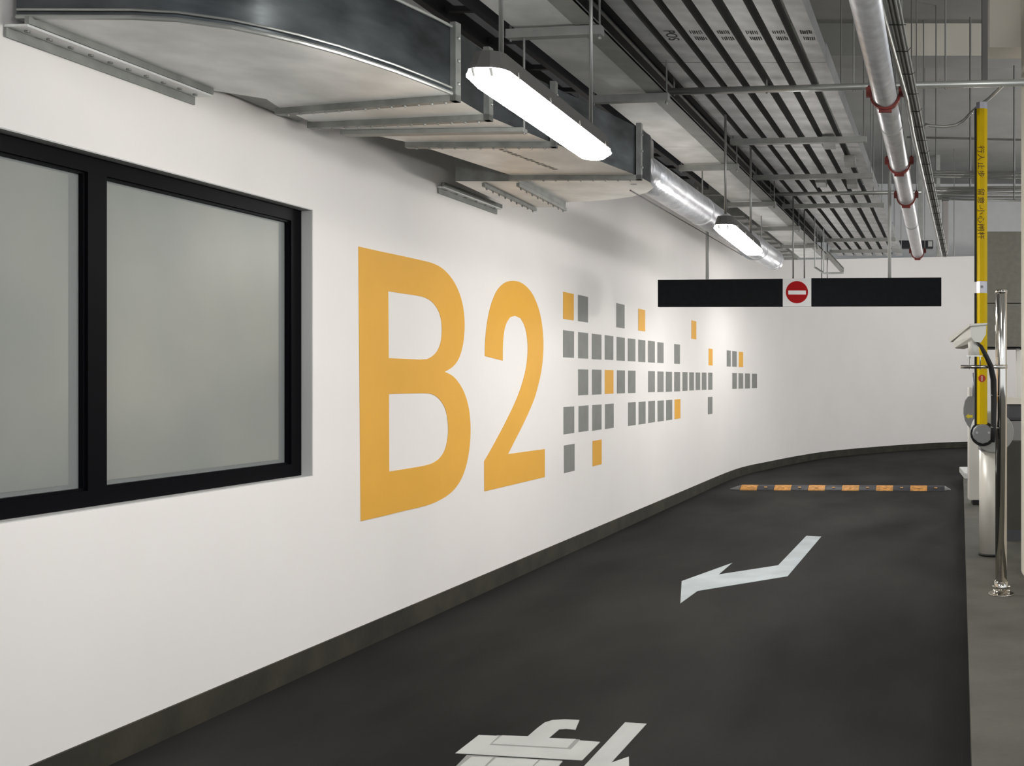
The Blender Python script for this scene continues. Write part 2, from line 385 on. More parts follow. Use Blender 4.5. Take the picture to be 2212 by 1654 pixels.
# ---------------------------------------------------------------- floor markings
def G(px, py):                           # ground point
    y = F * EYE / (py - CY); return Vector(((px - CX) * y / F, y, .0005))
arrow = tr([(182,1065),(200,770),(870,528),(690,682),(1480,560),(1855,168),(2053,178),(1605,705),(410,900)],1440,1130,6.144)
lab(MB().slab([[G(x, y) for x, y in arrow]], (0, 0, .002)).build('arrow_marking', 'arrowwhite', floor), 'bluish white bent arrow painted on the dark lane')
def stroke(pts, m='roadwhite', h=.002, ox=900, oy=1500, s=3.687, name='character_stroke'):
    return MB().slab([[G(x, y) for x, y in tr(pts, ox, oy, s)]], (0, 0, h)).build(name, m, floor)
stroke([(560,400),(640,326),(1300,360),(1300,380),(1232,445),(590,415)], 'seam', .0012, name='underpaint')
stroke([(400,482),(1160,528),(1130,580),(980,720),(200,690)], 'seam', .0012, name='underpaint')
stroke([(308,470),(495,325),(655,332),(578,405),(1228,440),(1298,368),(1462,380),(1318,527)])
stroke([(600,395),(680,328),(885,335),(960,270),(1020,225),(1085,205),(1180,200),(1297,205),(1265,283),(1190,275),(1135,280),(1055,348),(1268,357),(1200,428)])
stroke([(180,700),(350,568),(440,497),(610,503),(545,568),(400,700)])
stroke([(425,700),(572,560),(632,507),(970,522),(925,568),(790,700)])
stroke([(820,700),(940,568),(985,527),(1163,535),(1130,568),(1000,700)])
stroke([(1210,700),(1338,568),(1660,224),(1832,235),(1550,545),(1690,497),(1692,568),(1640,700)])

# ---------------------------------------------------------------- speed hump
yb = F * EYE / (1061 - CY)
s0 = Vector(((1570 - CX) * yb / F, yb + .12)); s1 = Vector(((2055 - CX) * yb / F, yb + .02)); dv = (s1 - s0); Lh = dv.length; dv.normalize(); nv = Vector((-dv.y, dv.x))
hump = thing('speed_hump', (s0.x + dv.x * Lh / 2, s0.y + dv.y * Lh / 2, 0), 'low black and orange striped rubber speed hump across the dark lane', 'speed hump')
def humpseg(a, b, m, name, ha=1., hb=1., wa=1., wb=1.):
    prof = [(-.15, 0), (-.145, .012), (-.08, .045), (-.03, .055), (.03, .055), (.08, .045), (.145, .012), (.15, 0)]
    k = MB(); r0 = []; r1 = []
    for (u, z) in prof:
        p = s0 + dv * a + nv * (u * wa + .15); r0.append(k.bm.verts.new((p.x, p.y, z * ha + .001)))
        p = s0 + dv * b + nv * (u * wb + .15); r1.append(k.bm.verts.new((p.x, p.y, z * hb + .001)))
    n = len(prof)
    for i in range(n): k.bm.faces.new((r0[i], r0[(i + 1) % n], r1[(i + 1) % n], r1[i]))
    k.bm.faces.new(r0); k.bm.faces.new(r1[::-1])
    return k.build(name, m, hump)
e0 = Lh * .052; e1 = Lh * (1 - .030); N = 12; st = (e1 - e0) / N
lab(humpseg(0, e0 - .004, 'bumpend', 'end_cap', .15, 1, .15, 1), 'grey tapered end')
for i in range(N):
    sgm = humpseg(e0 + i * st + .002, e0 + (i + 1) * st - .002, 'bumpyellow' if i % 2 == 0 else 'bumpblack', 'hump_segment')
    lab(sgm, 'worn orange segment' if i % 2 == 0 else 'black segment')
    p = s0 + dv * (e0 + (i + .5) * st) + nv * .045
    k = MB(); c_ = Vector((p.x, p.y, .040)); d3 = Vector((dv.x, dv.y, 0)); k.bar(c_ - d3 * .02, c_ + d3 * .02, .022, .012); k.build('reflector', 'reflect', sgm)
lab(humpseg(e1 + .002, Lh, 'bumpend', 'end_cap', 1, .15, 1, .15), 'grey tapered end')

# ---------------------------------------------------------------- traffic island, right side
IS = .12
isl = MB(); ie = lambda y: .31 + .0775 * (y - 3.47)
isl.prism([(ie(-4), -4), (ie(14.5), 14.5), (10, 14.5), (10, -4)], 0.0, IS)
island = isl.build('traffic_island', 'island'); tag(island, 'raised olive grey concrete island along the right of the lane', 'traffic island')
# column at the right frame edge and cross beam on it
col = struct(MB().box(.963, 1.6, 6.2, 6.9, IS, ROOF).build('wall_column', 'column', bevel=.02))
lab(col, 'cream painted column at the right edge of the frame')
o = struct(MB().box(.743, 1.6, 6.905, 7.15, EYE + 2.35, ROOF).build('wall_soffit', 'column')); lab(o, 'cream painted drop beam on the side of the column')

# olive plinth, dark rail, steel cladding behind
pl = MB().box(1.02, 2.6, 8.3, 8.6, IS, EYE - .53).build('concrete_plinth', 'plinth', bevel=.01); tag(pl, 'low olive grey concrete wall behind the chrome camera post', 'low wall')
MB().box(1.01, 2.6, 8.27, 8.3, IS, IS + .09).build('skirting', 'darkgrey', pl)
dk = MB(); dk.quadbox([(1.03, 8.3, EYE - .36), (2.6, 8.3, EYE - .44), (2.6, 8.6, EYE - .44), (1.03, 8.6, EYE - .36)], [(1.03, 8.3, EYE - .22), (2.6, 8.3, EYE - .22), (2.6, 8.6, EYE - .22), (1.03, 8.6, EYE - .22)])
dk = dk.build('dark_rail', 'darkgrey', bevel=.03); tag(dk, 'dark grey padded block on the low wall behind the chrome post', 'block')
o = MB().box(1.03, 2.6, 8.31, 8.59, EYE - .53, EYE - .365).build('pad', 'drumdark', dk)
o = MB().box(1.03, 2.6, 8.28, 8.62, EYE - .22, EYE - .165).build('ledge', 'column', dk)
cl = thing('steel_cladding', (1.6, 10, EYE + .31), 'brushed brownish steel panelled box hanging behind the chrome post', 'cladding')
zs = EYE + (CY - 655) * 10 / F
MB().box(.99, 2.8, 10, 10.5, zs + .004, EYE + 1.51).build('panel', 'cladding', cl)
MB().box(.99, 2.8, 10.003, 10.5, EYE + .325, zs - .004).build('panel', 'cladding', cl)
MB().box(.985, 2.8, 9.995, 10.5, EYE + .31, EYE + .322).build('edge_trim', 'black', cl)
hp = thing('steel_upright', (1.37, 10.2, IS), 'slim steel upright under the hanging steel panels', 'post')
MB().box(1.365, 1.40, 10.1, 10.15, IS, EYE + .31).build('shaft', 'steelpost', hp)
MB().box(1.34, 1.425, 10.07, 10.18, IS, IS + .02).build('base_plate', 'steelpost', hp)

# ---------------------------------------------------------------- barrier
by = 7.6
bc = P(2141, 1198, by); bx = bc.x
bar = thing('barrier_gate', (bx, by, IS), 'parking barrier with raised yellow arm and stainless column body', 'barrier')
MB().tube([(bx, by, IS + .004), (bx, by, EYE - .52)], .094, 32).build('column_body', 'steelpost', bar)
MB().tube([(bx, by, IS), (bx, by, IS + .02)], .099, 32).build('foot_ring', 'rubber', bar)
hc = P(2145, 934, by - .16)
drum = MB().tube([(hc.x + .01, by - .13, hc.z), (hc.x + .01, by + .16, hc.z)], .155, 40).build('drum_head', 'headpale', bar, bevel=.008)
k = MB(); k.prism([(bx - .095, by - .1), (bx + .1, by - .1), (bx + .1, by + .1), (bx - .095, by + .1)], EYE - .56, EYE - .42); k.build('neck', 'drumdark', bar, bevel=.01)
hb_ = P(2121.5, 936, by - .19)
hub = MB().tube([(hb_.x, by - .25, hb_.z), (hb_.x, by - .13, hb_.z)], .074, 12).build('arm_hub', 'headgrey', bar, bevel=.006)
for dx_ in (-.045, .045):
    MB().tube([(hb_.x + dx_, by - .262, hb_.z + .01), (hb_.x + dx_, by - .25, hb_.z + .01)], .009, 8).build('bolt', 'silver', hub)
MB().tube([(hb_.x + .01, by - .16, hb_.z - .005), (hb_.x + .01, by - .125, hb_.z - .005)], .095, 24).build('hub_ring', 'rubber', bar)
ay = by - .20; ax = P(2120.5, 600, ay).x; aw = .084
def zz(py): return EYE + (CY - py) * ay / F
arm_mb = lambda z0, z1, r=aw / 2: MB().tube([(ax, ay, z0), (ax, ay, z1)], r / math.cos(PI / 8), 8)
def octo(z0, z1, m, name, r=aw / 2):
    k = MB(); n = 8; R_ = r / math.cos(PI / 8)
    ps = [(ax + R_ * math.cos(PI / 8 + i * PI / 4), ay + .8 * R_ * math.sin(PI / 8 + i * PI / 4)) for i in range(n)]
    k.prism(ps, z0, z1); return k.build(name, m, bar)
arm = octo(zz(916), zz(633), 'yellow', 'arm_segment')
arm2 = octo(zz(608), zz(236), 'yellow', 'arm_segment')
octo(zz(633), zz(608), 'silver', 'arm_joint', aw / 2 - .002)
octo(zz(236), zz(222), 'silver', 'arm_cap', aw / 2 - .001)
MB().tube([(ax - .002, ay - .034, zz(620)), (ax - .002, ay - .040, zz(620))], .010, 12).build('joint_screw', 'headgrey', bar)
MB().box(ax - aw / 2 - .012, ax - aw / 2 + .002, ay - .02, ay + .02, zz(916), zz(633)).build('rubber_edge', 'rubber', bar)
MB().box(ax - aw / 2 - .012, ax - aw / 2 + .002, ay - .02, ay + .02, zz(608), zz(236)).build('rubber_edge', 'rubber', bar)
def text_mesh(s, size, name, m, parent, M4, ext=.0006):
    cu = bpy.data.curves.new(name, 'FONT'); cu.body = s; cu.size = size; cu.align_x = 'CENTER'; cu.align_y = 'CENTER'; cu.extrude = ext
    to = bpy.data.objects.new(name, cu); C.objects.link(to)
    bpy.context.view_layer.update()
    me = bpy.data.meshes.new_from_object(to.evaluated_get(bpy.context.evaluated_depsgraph_get()))
    bpy.data.objects.remove(to); bpy.data.curves.remove(cu)
    off = Vector((0, 0, 0)); p = parent
    while p is not None: off += p.location; p = p.parent
    me.transform(Matrix.Translation(-off) @ M4); me.materials.clear(); me.materials.append(M[m])
    o = bpy.data.objects.new(name, me); C.objects.link(o); o.parent = parent
    return o
# characters run down the arm, tops to the right
Rt = Matrix(((0, 1, 0, 0), (0, 0, -1, 0), (-1, 0, 0, 0), (0, 0, 0, 1)))
for ch, py in (('行', 325), ('人', 342), ('止', 360), ('步', 377), ('留', 416), ('意', 434), ('-', 446), ('小', 457), ('心', 475), ('闸', 492.5), ('杆', 510)):
    lab(text_mesh(ch, .058, 'lettering', 'textbrown', arm2, Matrix.Translation((ax - .012, ay - .0342, zz(py))) @ Rt), 'dark brown character ' + ch)
dc = MB().tube([(ax - .001, ay - .0336, zz(817)), (ax - .001, ay - .0352, zz(817))], .028, 24).build('no_entry_decal', 'decalred', arm)
MB().box(ax - .005, ax + .003, ay - .0362, ay - .0348, zz(822.5), zz(811.5)).build('decal_bar', 'camwhite', bar)

# second pedestal with arrow panel, behind
py2 = 10.6; c2 = P(2113, 1088, py2).x
ped = thing('ticket_pedestal', (c2, py2, IS), 'grey pedestal with rounded head and yellow arrow, behind the barrier', 'pedestal')
MB().box(c2 - .10, c2 + .1, py2, py2 + .2, IS + .05, EYE - .1).build('column_body', 'steelpost', ped, bevel=.01)
MB().box(c2 - .06, c2 + .1, py2 - .02, py2 + .18, IS, IS + .055).build('foot', 'rubber', ped)
k = MB(); top = P(2109, 855, py2 - .05); bot = P(2098, 927, py2 - .05)
def PP(x, y, d=0): return P(x, y, py2 - .05 + d)
outl = [(2110,855),(2092,856),(2085,865),(2082,880),(2082,893),(2085,908),(2091,919),(2098,927),(2110,924)]
k.slab([[PP(*q) for q in outl]], (0, .06, 0)); k.build('rounded_head', 'drumdark', ped)
ar = [(2086,899),(2093,893),(2093,896.5),(2101,896),(2101,902),(2093,902),(2093,905)]
MB().slab([[PP(x, y, -.004) for x, y in ar]], (0, .003, 0)).build('arrow_decal', 'yellowarrow', ped)
MB().tube([PP(2102.5, 856, -.01), PP(2102.5, 805, -.01)], .011, 10).build('slim_arm', 'silver', ped)
o = MB().box(1.09, 1.35, 13.35, 14.3, IS, IS + .08).build('kerb_block', 'backwall', bevel=.01); tag(o, 'small pale kerb block at the far end of the island', 'kerb')

# ---------------------------------------------------------------- chrome post and camera
cy_ = 6.22; cpx = (2162.5 - CX) * cy_ / F; cr = .037
post = thing('camera_post', (cpx, cy_, IS), 'polished chrome post standing on the island beside the barrier', 'post')
MB().tube([(cpx, cy_, IS + .01), (cpx, cy_, EYE + .555), (cpx, cy_, EYE + .565)], cr, 32, rs=[cr, cr, cr - .006]).build('shaft', 'chrome', post)
MB().tube([(cpx, cy_, EYE + .54), (cpx, cy_, EYE + .562), (cpx, cy_, EYE + .568)], cr, 32, rs=[cr + .002, cr + .002, cr - .005]).build('top_cap', 'chrome', post)
MB().tube([(cpx, cy_, IS), (cpx, cy_, IS + .008)], .082, 32).build('base_flange', 'chrome', post)
MB().tube([(cpx, cy_, IS + .008), (cpx, cy_, IS + .085)], cr + .006, 32).build('base_collar', 'chrome', post)
for a_ in (.6, 2.2, 3.8, 5.4):
    MB().ball((cpx + .064 * math.cos(a_), cy_ + .064 * math.sin(a_), IS + .014), .009, (1, 1, .8)).build('anchor_bolt', 'chrome', post)
for sx_ in (-1, 1):
    MB().ball((cpx + sx_ * (cr + .012), cy_ - .01, IS + .05), .009).build('set_screw', 'chrome', post)
# camera
cz = EYE + (CY - 792) * cy_ / F
cm = thing('surveillance_camera', (cpx - .17, cy_ - .03, cz), 'white box camera clamped to the chrome post by a steel bar', 'camera')
MB().tube([P(2075, 792, cy_ - .05), P(2172, 792, cy_ - .05)], .011, 12).build('clamp_bar', 'chrome', cm)
MB().tube([(cpx, cy_, cz - .013), (cpx, cy_, cz + .013)], cr + .004, 24).build('clamp_ring', 'chrome', cm)
for px_ in (2095, 2117): MB().tube([P(px_, 798, cy_ - .05), P(px_, 770, cy_ - .05)], .005, 8).build('clamp_bolt', 'chrome', cm)
a_ = P(2086, 769, cy_ - .05); b_ = P(2123, 769, cy_ - .05); MB().box(a_.x, b_.x, cy_ - .09, cy_ - .01, a_.z - .003, a_.z + .003).build('mount_plate', 'chrome', cm)
MB().tube([P(2104, 769, cy_ - .05), P(2103, 752, cy_ - .05), P(2101, 738, cy_ - .05)], .03, 20, rs=[.036, .034, .03]).build('swivel_neck', 'camwhite', cm)
# body: long box pointing away-left, seen from its rear
r0 = [(2097,703),(2131,701),(2130,722),(2119,740),(2106,738),(2097,728)]
f0 = [(2060,737),(2074,735),(2074,745),(2070,753),(2064,753),(2061,748)]
k = MB(); q0 = [k.bm.verts.new(P(x, y, cy_ - .11)) for x, y in r0]
q1 = [k.bm.verts.new(P(x, y, cy_ + .2)) for x, y in [(2059,738),(2090,736),(2089,748),(2083,754),(2067,753),(2062,752)]]
for i in range(6): k.bm.faces.new((q0[i], q0[(i + 1) % 6], q1[(i + 1) % 6], q1[i]))
k.bm.faces.new(q0); k.bm.faces.new(q1[::-1]); k.build('camera_body', 'camwhite', cm, bevel=.003)
k = MB()
k.quadbox([P(2095, 704, cy_ - .13), P(2133, 701, cy_ - .13), P(2096, 738, cy_ + .25), P(2052, 739, cy_ + .25)],
          [P(2095, 699, cy_ - .13), P(2133, 697, cy_ - .13), P(2096, 729, cy_ + .25), P(2050, 729, cy_ + .25)])
k.build('sun_shield', 'camwhite', cm, bevel=.002)
k = MB(); k.tube([P(2110, 741, cy_ - .1), P(2119, 748, cy_ - .12), P(2130, 768, cy_ - .12), P(2140, 790, cy_ - .1), P(2146, 820, cy_ - .06), P(2147, 870, cy_ - .05), P(2146, 920, cy_ - .05), P(2144, 955, cy_ - .06)], .016, 12, rs=[.010, .012, .015, .017, .02, .02, .018, .015])
cbl = k.build('cable_bundle', 'rubber'); tag(cbl, 'thick black cable bundle hanging down along the chrome post', 'cable')
for py_ in (853, 922):
    MB().tube([P(2140, py_, cy_ - .075), P(2157, py_ + 2, cy_ - .045)], .002, 6).build('cable_tie', 'camwhite', cbl)

# ---------------------------------------------------------------- hanging sign
sy = 9.4
sg = thing('hanging_sign', (P(1727, 662, sy).x, sy, P(1727, 662, sy).z), 'long black board with central no-entry sign hanging over the lane', 'sign')
def SB(x0, x1, yt0, yb0, yt1, yb1, d0, d1, m, name):
    dy = -.05 * (x0 - 1727) / 306; dy1 = -.05 * (x1 - 1727) / 306
    k = MB(); a = P(x0, yb0, sy); b = P(x1, yb1, sy); c = P(x1, yt1, sy); d = P(x0, yt0, sy)
    k.slab([[a + Vector((0, d0, 0)), b + Vector((0, d0, 0)), c + Vector((0, d0, 0)), d + Vector((0, d0, 0))]], (0, d1 - d0, 0)); return k.build(name, m, sg)
SB(1421, 1690.5, 604, 662.5, 602, 662, 0, .05, 'blackplate', 'black_panel')
SB(1753, 2033.5, 600.5, 661.5, 599, 660.5, 0, .05, 'blackplate', 'black_panel')
SB(1691, 1752.5, 602, 662, 600.5, 661.5, -.002, .05, 'signwhite', 'sign_face')
ds = P(1721.5, 631, sy); rad = 24 * sy / F
MB().tube([ds + Vector((0, -.002, 0)), ds + Vector((0, -.005, 0))], rad, 48).build('red_disc', 'signred', sg)
a_ = P(1703, 636, sy); b_ = P(1741, 627.5, sy); MB().box(a_.x, b_.x, sy - .008, sy - .005, a_.z, b_.z).build('white_bar', 'signwhite', sg)
MB().tube([P(1527, 602, sy) + Vector((0, .02, 0)), P(1527, 424, sy) + Vector((0, .02, 0))], .0165, 12).build('hanger_pole', 'signpole', sg)
MB().tube([P(1921.5, 601, sy) + Vector((0, .02, 0)), P(1921.5, 370, sy) + Vector((0, .02, 0))], .0165, 12).build('hanger_pole', 'signpole', sg)
MB().tube([P(1505, 422, sy + .02), P(1565, 420, sy + .02)], .012, 8).build('top_bracket', 'channel', sg)
MB().tube([P(1508, 422, sy + .02), P(1507, 404, sy + .02)], .012, 8).build('top_bracket', 'channel', sg)

# ---------------------------------------------------------------- lamps
def lamp(n0, f0, rods, label, h=1.05):
    a = H(*n0, h - .02); b = H(*f0, h - .02); a.z = b.z = EYE + h
    d = (b - a).normalized(); sd = Vector((d.y, -d.x, 0)); L_ = (b - a).length
    root = thing('batten_lamp', (a + b) / 2 - Vector((0, 0, .055)), label, 'lamp', 'hanging tube lamps')
    def hull(w0, w1, z0, z1, cut0, cut1, ext0, ext1, name, m):
        k = MB()
        def ring(wd, z, cut, e):
            hw = wd / 2; pts = [(-e, -hw + cut), (-e + cut * .35, -hw + cut * .3), (-e + cut, -hw), (L_ + e - cut, -hw), (L_ + e - cut * .35, -hw + cut * .3), (L_ + e, -hw + cut), (L_ + e, hw - cut), (L_ + e - cut * .35, hw - cut * .3), (L_ + e - cut, hw), (-e + cut, hw), (-e + cut * .35, hw - cut * .3), (-e, hw - cut)]
            return [k.bm.verts.new(a + d * u + sd * v + Vector((0, 0, z))) for u, v in pts]
        r0 = ring(w0, z0, cut0, ext0); r1 = ring(w1, z1, cut1, ext1); n = len(r0)
        for i in range(n): k.bm.faces.new((r0[i], r0[(i + 1) % n], r1[(i + 1) % n], r1[i]))
        k.bm.faces.new(r0); k.bm.faces.new(r1[::-1]); return k.build(name, m, root)
    hull(.144, .105, -.0115, .052, .048, .038, -.001, -.022, 'lamp_housing', 'housing')
    df = hull(.10, .154, -.060, -.030, .04, .05, -.035, 0.004, 'diffuser', 'diffuser')
    hull(.152, .138, -.0298, -.012, .05, .045, 0.004, -.004, 'diffuser_rim', 'diffuser')
    for v in (-.03, .03): # lamp-holder shadows on the near end
        MB().tube([a + d * -.008 + sd * v + Vector((0, 0, -.018)), a + d * .004 + sd * v + Vector((0, 0, -.040))], .0065, 8).build('tube_holder', 'lampcap', root)
    for t in (.1, .35, .62, .9):
        for v in (-1, 1): c_ = a + d * (L_ * t) + sd * (v * .068); MB().bar(c_ + Vector((0, 0, -.020)), c_ + Vector((0, 0, .006)), .006, .014).build('clip', 'housing', root)
    for (px_, ytop) in rods:
        # rod stands on the housing where it meets the lamp axis
        t = (px_ - CX) / F; yy = (a.x - t * a.y) / (t * d.y - d.x); p = a + d * yy
        MB().tube([p + Vector((0, 0, .04)), Vector((p.x, p.y, EYE + (CY - ytop) * p.y / F))], .0085, 10).build('hanger_rod', 'rod', root)
        MB().bar(p + d * -.02 + Vector((0, 0, .06)), p + d * .02 + Vector((0, 0, .06)), .03, .012).build('bracket', 'rod', root)
    return root
lamp((1043, 150), (1292, 331), [(1083, -420), (1276.5, -260)], 'nearer, larger lit white batten lamp hanging left of centre on two rods')
lamp((1563, 487), (1629, 542), [(1567, 248), (1621.5, 318)], 'farther, smaller lit white batten lamp hanging above the left end of the black sign')

def hidden(y0, h, y1, x):  # lamps of the same row that hang beyond the sign
    return ((CX + x * F / y0, CY - (h - .02) * F / y0), (CX + (x + .05) * F / y1, CY - (h - .02) * F / y1))
n_, f_ = hidden(10.15, .98, 11.45, -.98); lamp(n_, f_, [(n_[0] + 4, 420), (f_[0] - 4, 440)], 'lit batten lamp directly behind the no-entry face of the black sign', .98)
n_, f_ = hidden(13.1, 1.17, 14.4, -.88); lamp(n_, f_, [(n_[0] + 4, 500), (f_[0] - 4, 520)], 'farthest lit batten lamp, hanging well behind the right half of the black sign', 1.17)
# ---------------------------------------------------------------- rectangular duct along the wall
DB = EYE + 1.25; DT = DB + .30
duct = thing('rectangular_duct', (-2.3, 5.0, DB), 'wide galvanised rectangular air duct hugging the top of the white wall', 'air duct')
def sect(poly, name, m='galv', z0=DB, z1=DT):
    o = MB().prism(poly, z0, z1).build(name, m, duct); return o
E1 = [(-3.02, 3.38), (-2.62, 3.383), (-2.48, 3.405), (-2.34, 3.477), (-2.26, 3.55), (-2.185, 3.636), (-2.11, 3.75), (-2.05, 3.877), (-2.005, 3.98), (-1.97, 4.09), (-1.94, 4.19), (-1.914, 4.29)]
secA = E1 + [(-2.80, 4.50), (-2.77, 4.35), (-2.96, 4.19)]
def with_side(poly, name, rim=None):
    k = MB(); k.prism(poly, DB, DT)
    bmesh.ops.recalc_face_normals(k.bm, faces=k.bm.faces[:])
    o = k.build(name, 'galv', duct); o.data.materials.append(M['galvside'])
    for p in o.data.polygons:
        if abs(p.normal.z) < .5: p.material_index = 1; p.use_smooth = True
    b_ = bmesh.new(); b_.from_mesh(o.data)
    for e_ in b_.edges:
        if len(e_.link_faces) == 2 and e_.calc_face_angle(0) > .5: e_.smooth = False
    b_.to_mesh(o.data); b_.free()
    return o
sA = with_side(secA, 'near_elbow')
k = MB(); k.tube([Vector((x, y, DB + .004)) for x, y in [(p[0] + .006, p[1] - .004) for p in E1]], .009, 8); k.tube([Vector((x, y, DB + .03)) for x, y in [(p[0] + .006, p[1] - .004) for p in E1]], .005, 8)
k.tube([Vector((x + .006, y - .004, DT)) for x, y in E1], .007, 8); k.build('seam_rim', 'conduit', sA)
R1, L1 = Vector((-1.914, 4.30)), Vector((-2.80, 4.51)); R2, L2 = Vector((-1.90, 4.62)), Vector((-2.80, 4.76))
MB().prism([(-2.955, 4.20), (-2.775, 4.36), (-2.805, 4.52), (-2.805, 4.76), (-2.93, 4.85)], DB + .03, DT).build('shaded_inner_face', 'galvdark', duct)  # shadowed inner face of the elbow, its shade given by darker metal
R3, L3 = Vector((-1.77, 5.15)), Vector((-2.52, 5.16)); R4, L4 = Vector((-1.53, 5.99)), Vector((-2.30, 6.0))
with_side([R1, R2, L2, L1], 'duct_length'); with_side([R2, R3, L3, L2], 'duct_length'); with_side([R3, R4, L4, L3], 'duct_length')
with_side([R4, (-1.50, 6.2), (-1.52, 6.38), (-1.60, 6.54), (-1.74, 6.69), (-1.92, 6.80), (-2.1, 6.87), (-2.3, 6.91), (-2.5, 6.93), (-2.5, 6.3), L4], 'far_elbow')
def flange(Lp, Rp, name='flange', w_=.035, drop=.028, n=12):
    d = (Rp - Lp).normalized(); nv_ = Vector((-d.y, d.x)) * (w_ / 2)
    k = MB(); a = Lp - d * .02; b = Rp + d * .03
    k.quadbox([(*(a - nv_), DB - drop), (*(b - nv_), DB - drop), (*(b + nv_), DB - drop), (*(a + nv_), DB - drop)], [(*(a - nv_), DB + .001), (*(b - nv_), DB + .001), (*(b + nv_), DB + .001), (*(a + nv_), DB + .001)])
    c = b; k.quadbox([(*(c - nv_ - d * .03), DB - drop), (*(c - nv_), DB - drop), (*(c + nv_), DB - drop), (*(c + nv_ - d * .03), DB - drop)], [(*(c - nv_ - d * .03), DT + .02), (*(c - nv_), DT + .02), (*(c + nv_), DT + .02), (*(c + nv_ - d * .03), DT + .02)])
    fl = k.build(name, 'galvdark', duct)
    k = MB()
    for i in range(n):
        p = Lp + (Rp - Lp) * ((i + .5) / n); k.ball((p.x, p.y, DB - drop - .003), .008, (1, 1, .7), 6, 4)
    for i in range(3): p = b + d * .003; k.ball((p.x, p.y, DB + .05 + i * .1), .008, (1, 1, 1), 6, 4)
    k.build('bolt_row', 'conduit', fl); return fl
flange(L1, R1, n=13); flange(L2, R2, n=13); flange(L3, R3, n=11); flange(L4, R4, n=10)
# strap hangers below the duct
ls, rs_ = Vector((-2.74, 4.92)), Vector((-1.80, 4.86))
k = MB(); k.bar((ls.x, ls.y, DB - .012), (rs_.x, rs_.y, DB - .012), .055, .02); st_ = k.build('hanger_strut', 'channel', duct)
for p in (rs_ + Vector((-.02, 0)),): MB().tube([(p.x + .015, p.y, DB - .03), (p.x + .015, p.y, EYE + 1.70)], .006, 8).build('threaded_rod', 'rod', duct)
# stencilled mark: worn dashes on the underside
k = MB(); p0 = H(1080, 322, 1.249); p1 = H(1203, 367, 1.249); d = (p1 - p0); 
random.seed(3)
for i in range(15):
    c_ = p0 + d * ((i + .5) / 15); c_.z = DB - .0015; k.bar(c_ - d * .022, c_ + d * .012, .018 + .022 * random.random(), .001)
stuff(k.build('worn_stencil', 'greypaint', duct))
# branch box into the wall beyond
br = MB().box(-2.66, -2.28, 6.02, 6.94, DB - .03, DT + .1)
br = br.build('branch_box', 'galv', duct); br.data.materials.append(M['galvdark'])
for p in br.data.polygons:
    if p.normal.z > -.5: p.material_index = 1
k = MB()
for x_ in (-2.5, -2.285): k.bar((x_, 6.05, DB - .045), (x_, 6.95, DB - .045), .02, .022)
k.build('angle_pair', 'galvdark', br)
k = MB()
for i in range(9):
    for x_ in (-2.5, -2.285): k.ball((x_, 6.1 + i * .1, DB - .06), .007, (1, 1, 1.6), 6, 4)
k.build('bolt_row', 'galvdark', br)

# bracket (angle iron) on the wall above the window
def wall_angle(y0, y1, z, w_, label, n):
    t = thing('wall_angle', (SX(y0), y0, z), label, 'steel angle')
    nrm2 = Vector((1, -.0671, 0)).normalized()
    a = Vector((SX(y0), y0, z)) + nrm2 * .003; b = Vector((SX(y1), y1, z)) + nrm2 * .003
    k = MB(); k.quadbox([a, b, b + nrm2 * w_, a + nrm2 * w_], [v + Vector((0, 0, .008)) for v in (a, b, b + nrm2 * w_, a + nrm2 * w_)])
    k.build('horizontal_leg', 'galv', t)
    k = MB(); k.quadbox([a + Vector((0, 0, -.035)), b + Vector((0, 0, -.035)), b + nrm2 * .008 + Vector((0, 0, -.035)), a + nrm2 * .008 + Vector((0, 0, -.035))], [v + Vector((0, 0, -.0005)) for v in (a, b, b + nrm2 * .008, a + nrm2 * .008)])
    k.build('vertical_leg', 'galvdark', t)
    for i in range(n):
        p = a + (b - a) * ((i + .5) / n) + nrm2 * (w_ * .5); MB().tube([p + Vector((0, 0, .0005)), p + Vector((0, 0, -.006))], .0085, 8).build('bolt', 'galvdark', t)
    k = MB(); k.quadbox([v + Vector((0, 0, .009)) for v in (a + nrm2 * (w_ - .01), b + nrm2 * (w_ - .01), b + nrm2 * (w_ + .006), a + nrm2 * (w_ + .006))], [v + Vector((0, 0, .035)) for v in (a + nrm2 * (w_ - .01), b + nrm2 * (w_ - .01), b + nrm2 * (w_ + .006), a + nrm2 * (w_ + .006))])
    k.build('upstand', 'galvdark', t)
wall_angle(3.36, 4.2, EYE + 1.215, .085, 'bolted galvanised angle fixed to the wall above the window', 10)
wall_angle(6.2, 7.0, EYE + 1.215, .04, 'short galvanised angle on the wall under the far end of the rectangular duct', 6)

# ---------------------------------------------------------------- round foil duct
rd = thing('round_duct', (-1.5, 6.4, EYE + 1.2), 'round foil-wrapped air duct running on from the rectangular duct', 'air duct')
c0 = Vector((-1.622, 6.25, EYE + 1.37)); c1 = U(c0, 5.0)
MB().tube([c0 + (c1 - c0) * (i / 10) for i in range(11)], .118, 40).build('foil_sleeve', 'foil', rd)
for t in (.0, .33, .62, .80, .97): p = c0 + (c1 - c0) * t; MB().tube([p, p + (c1 - c0).normalized() * .05], .122, 40).build('joint_band', 'pipe', rd)
for t in (.35, .85):
    p = c0 + (c1 - c0) * t; MB().tube([p + Vector((0, 0, .115)), Vector((p.x, p.y, EYE + 1.755))], .006, 6).build('hanger_rod', 'rod', rd)
MB().box(c0.x - .03, c0.x + .085, c0.y - .09, c0.y, EYE + 1.251, EYE + 1.58).build('square_collar', 'galvdark', rd)
MB().tube([c0 + Vector((-.07, .2, -.122)), U(c0, 3.6) + Vector((-.07, 0, -.122))], .004, 6).build('support_wire', 'rubber', rd)

